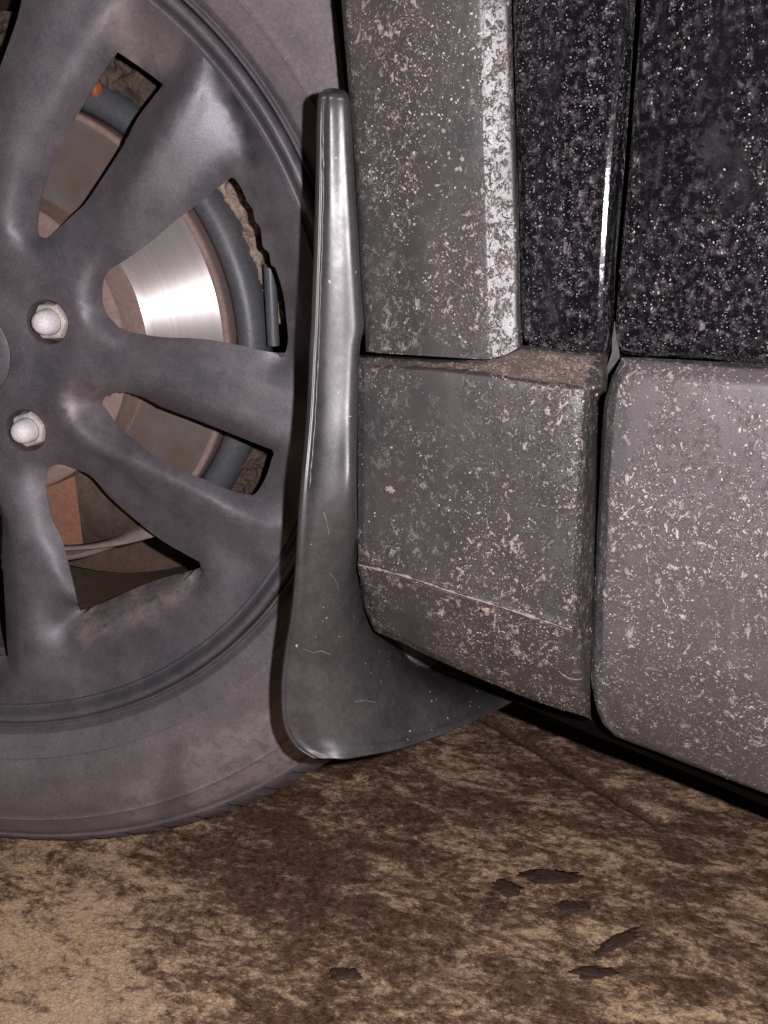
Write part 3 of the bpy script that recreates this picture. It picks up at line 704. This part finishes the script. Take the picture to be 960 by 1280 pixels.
    for it in range(3):
        avg = (np.bincount(a, H[b], n)+np.bincount(b, H[a], n))/deg; H = np.where(bound, H, .45*H+.55*avg)
    used = np.unique(T); remap = -np.ones(n, int); remap[used] = np.arange(len(used))
    V = [W(V2[i, 0], V2[i, 1], H[i]) for i in used]; Fc = [tuple(int(remap[i]) for i in t) for t in T]
    # orientation
    p0, p1, p2 = (V[i] for i in Fc[0])
    if (p1-p0).cross(p2-p0).dot(NW) < 0: Fc = [f[::-1] for f in Fc]
    gr = []; mud_light = []
    lines = {k: np.array([onW(x, y, h*.001) for x, y, h in OP[k]]) for k in ('f1', 'f1b', 'f2', 'f2b', 'c4', 'w3', 'E3', 'va', 'f4', 'b4')}
    def nearest(p, k, r):
        d = np.sqrt(((lines[k]-p)**2).sum(1).min()); return math.exp(-(d/r)**2)
    for i in used:
        p = V2[i]; rr = math.hypot(*p)
        gr.append(min(1, .9*nearest(p, 'va', .007)+.9*nearest(p, 'E3', .01)+.5*nearest(p, 'f4', .012)))  # shade painted into the valley and far bevel; the flange part is dirt
        mud_light.append(min(1, .65*nearest(p, 'f1', .009)+.5*nearest(p, 'f1b', .006)+.55*nearest(p, 'f2b', .007)+.55*nearest(p, 'c4', .008)+1.4*nearest(p, 'b4', .008)+.5*nearest(p, 'w3', .008)))  # bottom window ledge lightened as its highlight, besides real pale mud
    o = mk('rim', V, Fc, M['rim'], None, label='charcoal alloy rim with paired spokes, dusted with mud'); sub(o)
    setattr_pts(o, 'grime_shade', gr); setattr_pts(o, 'mud', mud_light)
    VV = np.array([tuple(v) for v in V]); TT = np.array(Fc)
    fn_ = np.cross(VV[TT[:, 1]]-VV[TT[:, 0]], VV[TT[:, 2]]-VV[TT[:, 0]]); nr = np.zeros_like(VV)
    for k in range(3): np.add.at(nr, TT[:, k], fn_)
    nr /= np.linalg.norm(nr, axis=1, keepdims=True)+1e-12
    ea_, eb_ = remap[a], remap[b]; ok = (ea_ >= 0) & (eb_ >= 0); ea_, eb_ = ea_[ok], eb_[ok]
    for it in range(2):
        ac = nr.copy()*1.0; np.add.at(ac, ea_, nr[eb_]*.5); np.add.at(ac, eb_, nr[ea_]*.5)
        nr = ac/(np.linalg.norm(ac, axis=1, keepdims=True)+1e-12)
    o.data.normals_split_custom_set_from_vertices([tuple(x) for x in nr])
    # window walls going back from every opening
    WV, WF = [], []
    for L in loops:
        c0 = np.mean(L, axis=0)[:2]; k0 = len(WV); m = len(L)
        for d in L:
            out = d[:2]-c0; ln = np.linalg.norm(out); out = out/ln
            hb = min(-.044, d[2]-.012)
            WV.append(W(d[0], d[1], d[2])); WV.append(W(d[0]+out[0]*.0008, d[1]+out[1]*.0008, d[2]-.0015)); WV.append(W(d[0]+out[0]*.0075, d[1]+out[1]*.0075, d[2]-.008))
        for i in range(m):
            j = (i+1) % m
            for s in (0, 1): WF.append((k0+i*3+s, k0+j*3+s, k0+j*3+s+1, k0+i*3+s+1))
    o2 = mk('window_walls', WV, WF, M['rim'], None); sub(o2)
    # nut pockets
    for cx, cy, L in pock:
        PV, PF = [], []; k0 = 0; m = len(L)
        for d in L:
            x, y = d[0]-cx, d[1]-cy
            for kk, h in ((1, -.0245), (.95, -.0265), (.93, -.037), (.6, -.040), (.02, -.040)): PV.append(W(cx+x*kk, cy+y*kk, h))
        for i in range(m):
            j = (i+1) % m
            for s in range(4): PF.append((k0+i*5+s, k0+j*5+s, k0+j*5+s+1, k0+i*5+s+1))
        sub(mk('nut_pocket', PV, PF, M['rim'], None, sharp=40))
    return [(cx, cy) for cx, cy, _ in pock]
nuts = build_spider()
# rim lip, barrel
lipprof = [(.2205, -.0065), (.2225, -.0085), (.2245, -.006), (.2265, -.0015), (.2285, 0), (.2305, -.0008), (.2318, -.0035), (.2322, -.008)]
def smoothprof(p, n=4): return [tuple(x) for x in catmull(p, n)]
sub(lathe('rim_lip', smoothprof(lipprof), M['rim'], None, 256, label='raised outer lip of the rim'))
sub(lathe('rim_barrel', [(.198, -.040), (.200, -.060), (.199, -.075), (.203, -.085), (.205, -.12), (.201, -.16), (.206, -.205)], M['barrel'], None, 160))
sub(lathe('barrel_closure', [(.210, -.215), (.120, -.212), (.0, -.21)], M['barrel'], None, 64))
sub(lathe('spoke_back_ring', [(.2203, -.030), (.207, -.034), (.198, -.0405)], M['rim'], None, 160))
# centre cap
sub(lathe('centre_cap', smoothprof([(.0299, -.024), (.0292, -.0285), (.0270, -.0275), (.015, -.025), (.0005, -.0245)], 3), M['rim'], None, 64))
# lug nuts
for k, (cx, cy) in enumerate(nuts):
    bm = bmesh.new(); V = []
    prof = [(.0108, -.040), (.0108, -.0275), (.0100, -.0262), (.0074, -.0255), (.0072, -.0225), (.0068, -.0195), (.0058, -.0168), (.0042, -.0150), (.0022, -.0140), (.0001, -.0137)]
    def ringv(r, h, hexy):
        L = []
        for i in range(36):
            a = 2*math.pi*i/36+.3*k+.2; q = r
            if hexy: q = r*math.cos(math.pi/6)/math.cos(((a-.3*k) % (math.pi/3))-math.pi/6)
            L.append(W(cx+q*math.cos(a), cy+q*math.sin(a), h))
        return L
    VH = []; 
    for i, (r, h) in enumerate(prof[:4]): VH += ringv(r*1.04, h, i < 3)
    nb = sub(mk('wheel_nut', VH, [(i*36+j, i*36+(j+1) % 36, (i+1)*36+(j+1) % 36, (i+1)*36+j) for i in range(3) for j in range(36)], M['nut'], None, sharp=35))
    VD = []
    for r, h in prof[3:]: VD += ringv(r, h, False)
    VD = VD; n2 = len(prof)-3
    sub(mk('nut_dome', VD, [(i*36+j, i*36+(j+1) % 36, (i+1)*36+(j+1) % 36, (i+1)*36+j) for i in range(n2-1) for j in range(36)], M['nutcap'], None))
    if k == 0: nb['label'] = 'upper of the two wheel nuts in view'
    if k == 1: nb['label'] = 'lower of the two wheel nuts in view'
# tyre
def tyre():
    prof = smoothprof([(.2320, -.012), (.2330, -.0040), (.2345, -.0035), (.2360, -.0055), (.240, -.0015), (.250, .0040), (.2525, .0055), (.2550, .0050), (.268, .0080), (.285, .0075), (.296, .0046), (.2985, .0048), (.3005, .0026), (.311, -.0020), (.3155, -.0045), (.3180, -.0045), (.3230, -.0090), (.3305, -.0180), (.3360, -.0280), (.3390, -.0400)], 12)
    prof += [(.3405, -.06), (.3415, -.10), (.3405, -.155), (.325, -.20), (.300, -.215), (.24, -.205)]
    zc = CC.z
    nb = 80
    def fn(p, a, r, h, j):
        if r > .3165 and h < -.006 and h > -.2:
            ph = (a*nb/(2*math.pi)) % 1.0; w_ = .20
            if ph < 1.25*w_*(.8+.5*((int(a*nb/6.2832)*7)%5)/5): 
                dpt = .0060*min(1, (r-.3165)/.006); d = Vector(p-CC); rad = (UW*math.cos(a)+VW*math.sin(a)); p = p-rad*dpt
        if p.z < GZ+.0005: 
            ov = GZ+.0005-p.z; p = p+NW*(ov*.5 if h > -.1 else -ov*.5); p.z = GZ+.0005
        return p
    seg = 800
    o = lathe('tyre', prof, M['tyre'], None, seg, fn=fn, sharp=55, label='dusty black tyre with worn sidewall'); sub(o)
    G = []; Mu = []; m = len(prof)
    def wedge(px, py, pts):
        r = False
        for i in range(len(pts)):
            x1, y1 = pts[i]; x2, y2 = pts[i-1]
            if (y1 > py) != (y2 > py) and px < (x2-x1)*(py-y1)/(y2-y1)+x1: r = not r
        return r
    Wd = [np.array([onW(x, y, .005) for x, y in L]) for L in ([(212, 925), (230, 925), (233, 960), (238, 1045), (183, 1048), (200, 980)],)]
    Wl = [np.array([onW(x, y, .005) for x, y in L]) for L in ([(232, 935), (350, 870), (420, 930), (330, 985), (238, 1020)], [(200, 945), (160, 985), (150, 1030), (182, 1040)])]  # wedge patches on the sidewall, toned darker and lighter
    for i in range(seg):
        a = 2*math.pi*i/seg
        for j, (r, h) in enumerate(prof):
            u, v = r*math.cos(a), r*math.sin(a); g = 0.
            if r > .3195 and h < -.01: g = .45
            if r > .322 and (a*80/(2*math.pi)) % 1.0 < .25*(.8+.5*((int(a*80/6.2832)*7) % 5)/5): g = 1.  # tread notches darkened in colour to stand in for their shade
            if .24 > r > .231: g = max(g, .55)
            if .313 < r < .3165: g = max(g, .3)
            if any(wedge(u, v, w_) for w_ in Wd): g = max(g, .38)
            ml = .5 if any(wedge(u, v, w_) for w_ in Wl) else 0
            G.append(g); Mu.append(ml)
    G = np.array(G).reshape(seg, m); Mu = np.array(Mu).reshape(seg, m)
    for it in range(8): G = .25*np.roll(G, 1, 0)+.5*G+.25*np.roll(G, -1, 0) if it < 3 else G; Mu = .25*np.roll(Mu, 1, 0)+.5*Mu+.25*np.roll(Mu, -1, 0); Mu[:, 1:-1] = .25*Mu[:, :-2]+.5*Mu[:, 1:-1]+.25*Mu[:, 2:]
    setattr_pts(o, 'grime_shade', G.ravel()); setattr_pts(o, 'mud', Mu.ravel())
tyre()
# brake
DH = -.0692
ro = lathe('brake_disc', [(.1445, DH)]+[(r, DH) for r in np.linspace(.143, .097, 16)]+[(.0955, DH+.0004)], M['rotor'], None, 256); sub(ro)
g = []
for i in range(256):
    a = math.degrees(2*math.pi*i/256)
    for j in range(18):
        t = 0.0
        # outside the clean sector, rust and shade are darkened into the colour
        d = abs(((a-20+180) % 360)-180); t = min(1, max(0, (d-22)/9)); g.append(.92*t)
setattr_pts(ro, 'grime_shade', g)
sub(lathe('disc_edge', smoothprof([(.1443, DH-.0002), (.1460, DH+.0002), (.1478, DH-.0006), (.1486, DH-.004), (.1486, DH-.018)], 4), M['hat'], None, 200, label='rusty rim of the brake disc'))
sub(lathe('disc_hat', smoothprof([(.0958, DH+.0003), (.0946, DH+.004), (.092, DH+.022), (.088, DH+.026), (.05, DH+.027), (.0, DH+.027)], 3), M['hat'], None, 160, label='rust brown hub of the brake disc'))
sub(lathe('dust_shield', smoothprof([(.1492, DH-.014), (.1515, DH-.008), (.156, DH-.005), (.162, DH-.006), (.167, DH-.011), (.169, DH-.020), (.168, DH-.03)], 4), M['shield'], None, 200, a0=math.radians(-36), a1=math.radians(118), label='blue-grey steel dust shield'))
def lumpy(name, r0, r1, h0, a0, a1, mat, amp, sc_, seed, label=None, nr=26, na=150):
    V = []
    for i in range(na+1):
        a = math.radians(a0+(a1-a0)*i/na)
        for j in range(nr+1):
            t = j/nr; r = r0+(r1-r0)*t; u, v = r*math.cos(a), r*math.sin(a); q = Vector((u*sc_, v*sc_, seed))
            nz = noise.fractal(q, .7, 2, 5); e = noise.noise(q*1.3+Vector((5, 5, 5)))
            rr = r+(.006*e*t)
            V.append(W(rr*math.cos(a), rr*math.sin(a), h0+amp*nz-(.03 if j in (0, nr) else 0)))
    m = nr+1
    o = mk(name, V, [(i*m+j, i*m+j+1, (i+1)*m+j+1, (i+1)*m+j) for i in range(na) for j in range(nr)], mat, None, label=label); sub(o); return o
lumpy('brake_caliper', .166, .192, DH-.016, 36, 92, M['cakedark'], .010, 55, 2, 'mud-caked brake caliper')
lumpy('steering_knuckle', .164, .185, DH-.018, 4, 40, M['mudcake'], .009, 60, 8, 'pale mud crusted knuckle beside the dust shield')
lumpy('knuckle_arm', .160, .186, DH-.020, -46, -8, M['cakedark'], .010, 60, 15)
# orange bleed cap
def ball(name, px, py, h, r, mat, sx=1., sy=1.):
    u, v = onW(px, py, h); bm = bmesh.new(); bmesh.ops.create_icosphere(bm, subdivisions=3, radius=1)
    for q in bm.verts:
        d = q.co.copy(); k = r*(1+.12*noise.noise(d*2)); q.co = W(u+d.x*k*sx, v+d.y*k*sy, h+d.z*k)
    me = bpy.data.meshes.new(name); bm.to_mesh(me); bm.free(); me.materials.append(mat)
    for p in me.polygons: p.use_smooth = True
    o = bpy.data.objects.new(name, me); C.objects.link(o); return sub(o)
bc = ball('bleed_cap', 119, 111, DH-.008, .0055, M['orange'], .8, 1.1); bc['label'] = 'orange rubber cap'
# dark rod beside the knuckle
def rod(name, p0, p1, h, r, mat):
    a = Vector(W(*onW(*p0, h), h)); b = Vector(W(*onW(*p1, h), h)); t = (b-a).normalized(); n = NW.copy(); n = (n-t*n.dot(t)).normalized(); s = t.cross(n); V = []
    for i in range(9):
        q = a+(b-a)*i/8
        for k in range(14):
            an = 2*math.pi*k/14; V.append(q+n*r*math.cos(an)+s*r*math.sin(an))
    o = mk(name, V, [(i*14+k, i*14+(k+1) % 14, (i+1)*14+(k+1) % 14, (i+1)*14+k) for i in range(8) for k in range(14)], mat, None); return sub(o)
rod('brake_hose', (337, 330), (342, 432), DH-.002, .0038, M['shield'])
# lower shield edge seen through the bottom window, and rusty hub side
def wstrip(name, a, b, ha, hb, mat, n=12, label=None):
    A = catmull([(x, y, 0) for x, y in a], n); B_ = catmull([(x, y, 0) for x, y in b], n); V = []
    for p, q in zip(A, B_):
        V.append(W(*onW(p[0], p[1], ha), ha)); V.append(W(*onW(q[0], q[1], hb), hb))
    o = mk(name, V, [(2*i, 2*i+1, 2*i+3, 2*i+2) for i in range(len(A)-1)], mat, None, label=label); return sub(o)
s1 = wstrip('shield_flange', [(60, 681), (100, 680), (140, 672), (178, 656), (204, 650)], [(60, 686), (100, 685), (150, 680), (190, 671), (216, 661)], -.0585, -.0520, M['lipmud'], label='pale bent lower edge of the shield'); thicken(s1, .0015)
s2 = wstrip('splash_plate', [(20, 566), (60, 566), (98, 570), (150, 585), (230, 600)], [(20, 686), (60, 685), (105, 684), (150, 679), (220, 655)], -.0620, -.0620, M['cakedark']); thicken(s2, .001)
s3 = wstrip('rusty_shield_patch', [(30, 540), (50, 545), (70, 548), (88, 552)], [(30, 682), (56, 682), (80, 682), (104, 681)], -.0605, -.0605, M['rust'], label='orange rust patch on the inner shield')

# ------------------------------------------------------------------ clods of wet dirt lying on the floor
def clod(px, py, w_, d_, hgt, rot, label, seed):
    p = onZ(px, py); bm = bmesh.new(); bmesh.ops.create_icosphere(bm, subdivisions=4, radius=1)
    c, s = math.cos(rot), math.sin(rot)
    for v in bm.verts:
        q = v.co.copy(); k = 1+.55*noise.fractal(q*1.6+Vector((seed, 0, 0)), .8, 2, 4)
        x, y = q.x*w_*k, q.y*d_*k; v.co = Vector((x*c-y*s, x*s+y*c, max(-.003, q.z*hgt*.6*k)))
    me = bpy.data.meshes.new('dirt_clod'); bm.to_mesh(me); bm.free(); me.materials.append(M['clod'])
    for f in me.polygons: f.use_smooth = True
    o = bpy.data.objects.new('dirt_clod', me); C.objects.link(o); o.location = p+Vector((0, 0, -.0015))
    o['label'] = label; o['category'] = 'dirt clod'; o['group'] = 'clods of wet dirt lying on the floor'
yr = YAW
clod(716, 1131, .0085, .0045, .0014, yr, 'small oval dark dirt clod right of the centre of the floor', 1)
clod(775, 1172, .0150, .0042, .0013, yr+.55, 'long slanting dark dirt clod lowest towards the right', 5)
clod(745, 1213, .0130, .0045, .0012, yr+.0, 'flat reddish brown dirt clod below the long slanting one', 9)
clod(688, 1093, .0170, .0070, .0014, yr, 'wide dark wet dirt clod under the bare floor patch', 13)
clod(634, 1108, .0085, .0060, .0018, yr-.3, 'rounded shiny dirt clod left of the wide dark one', 17)
clod(430, 1215, .0080, .0045, .0018, yr, 'solitary dark round dirt clod near the bottom edge, left of the others', 21)
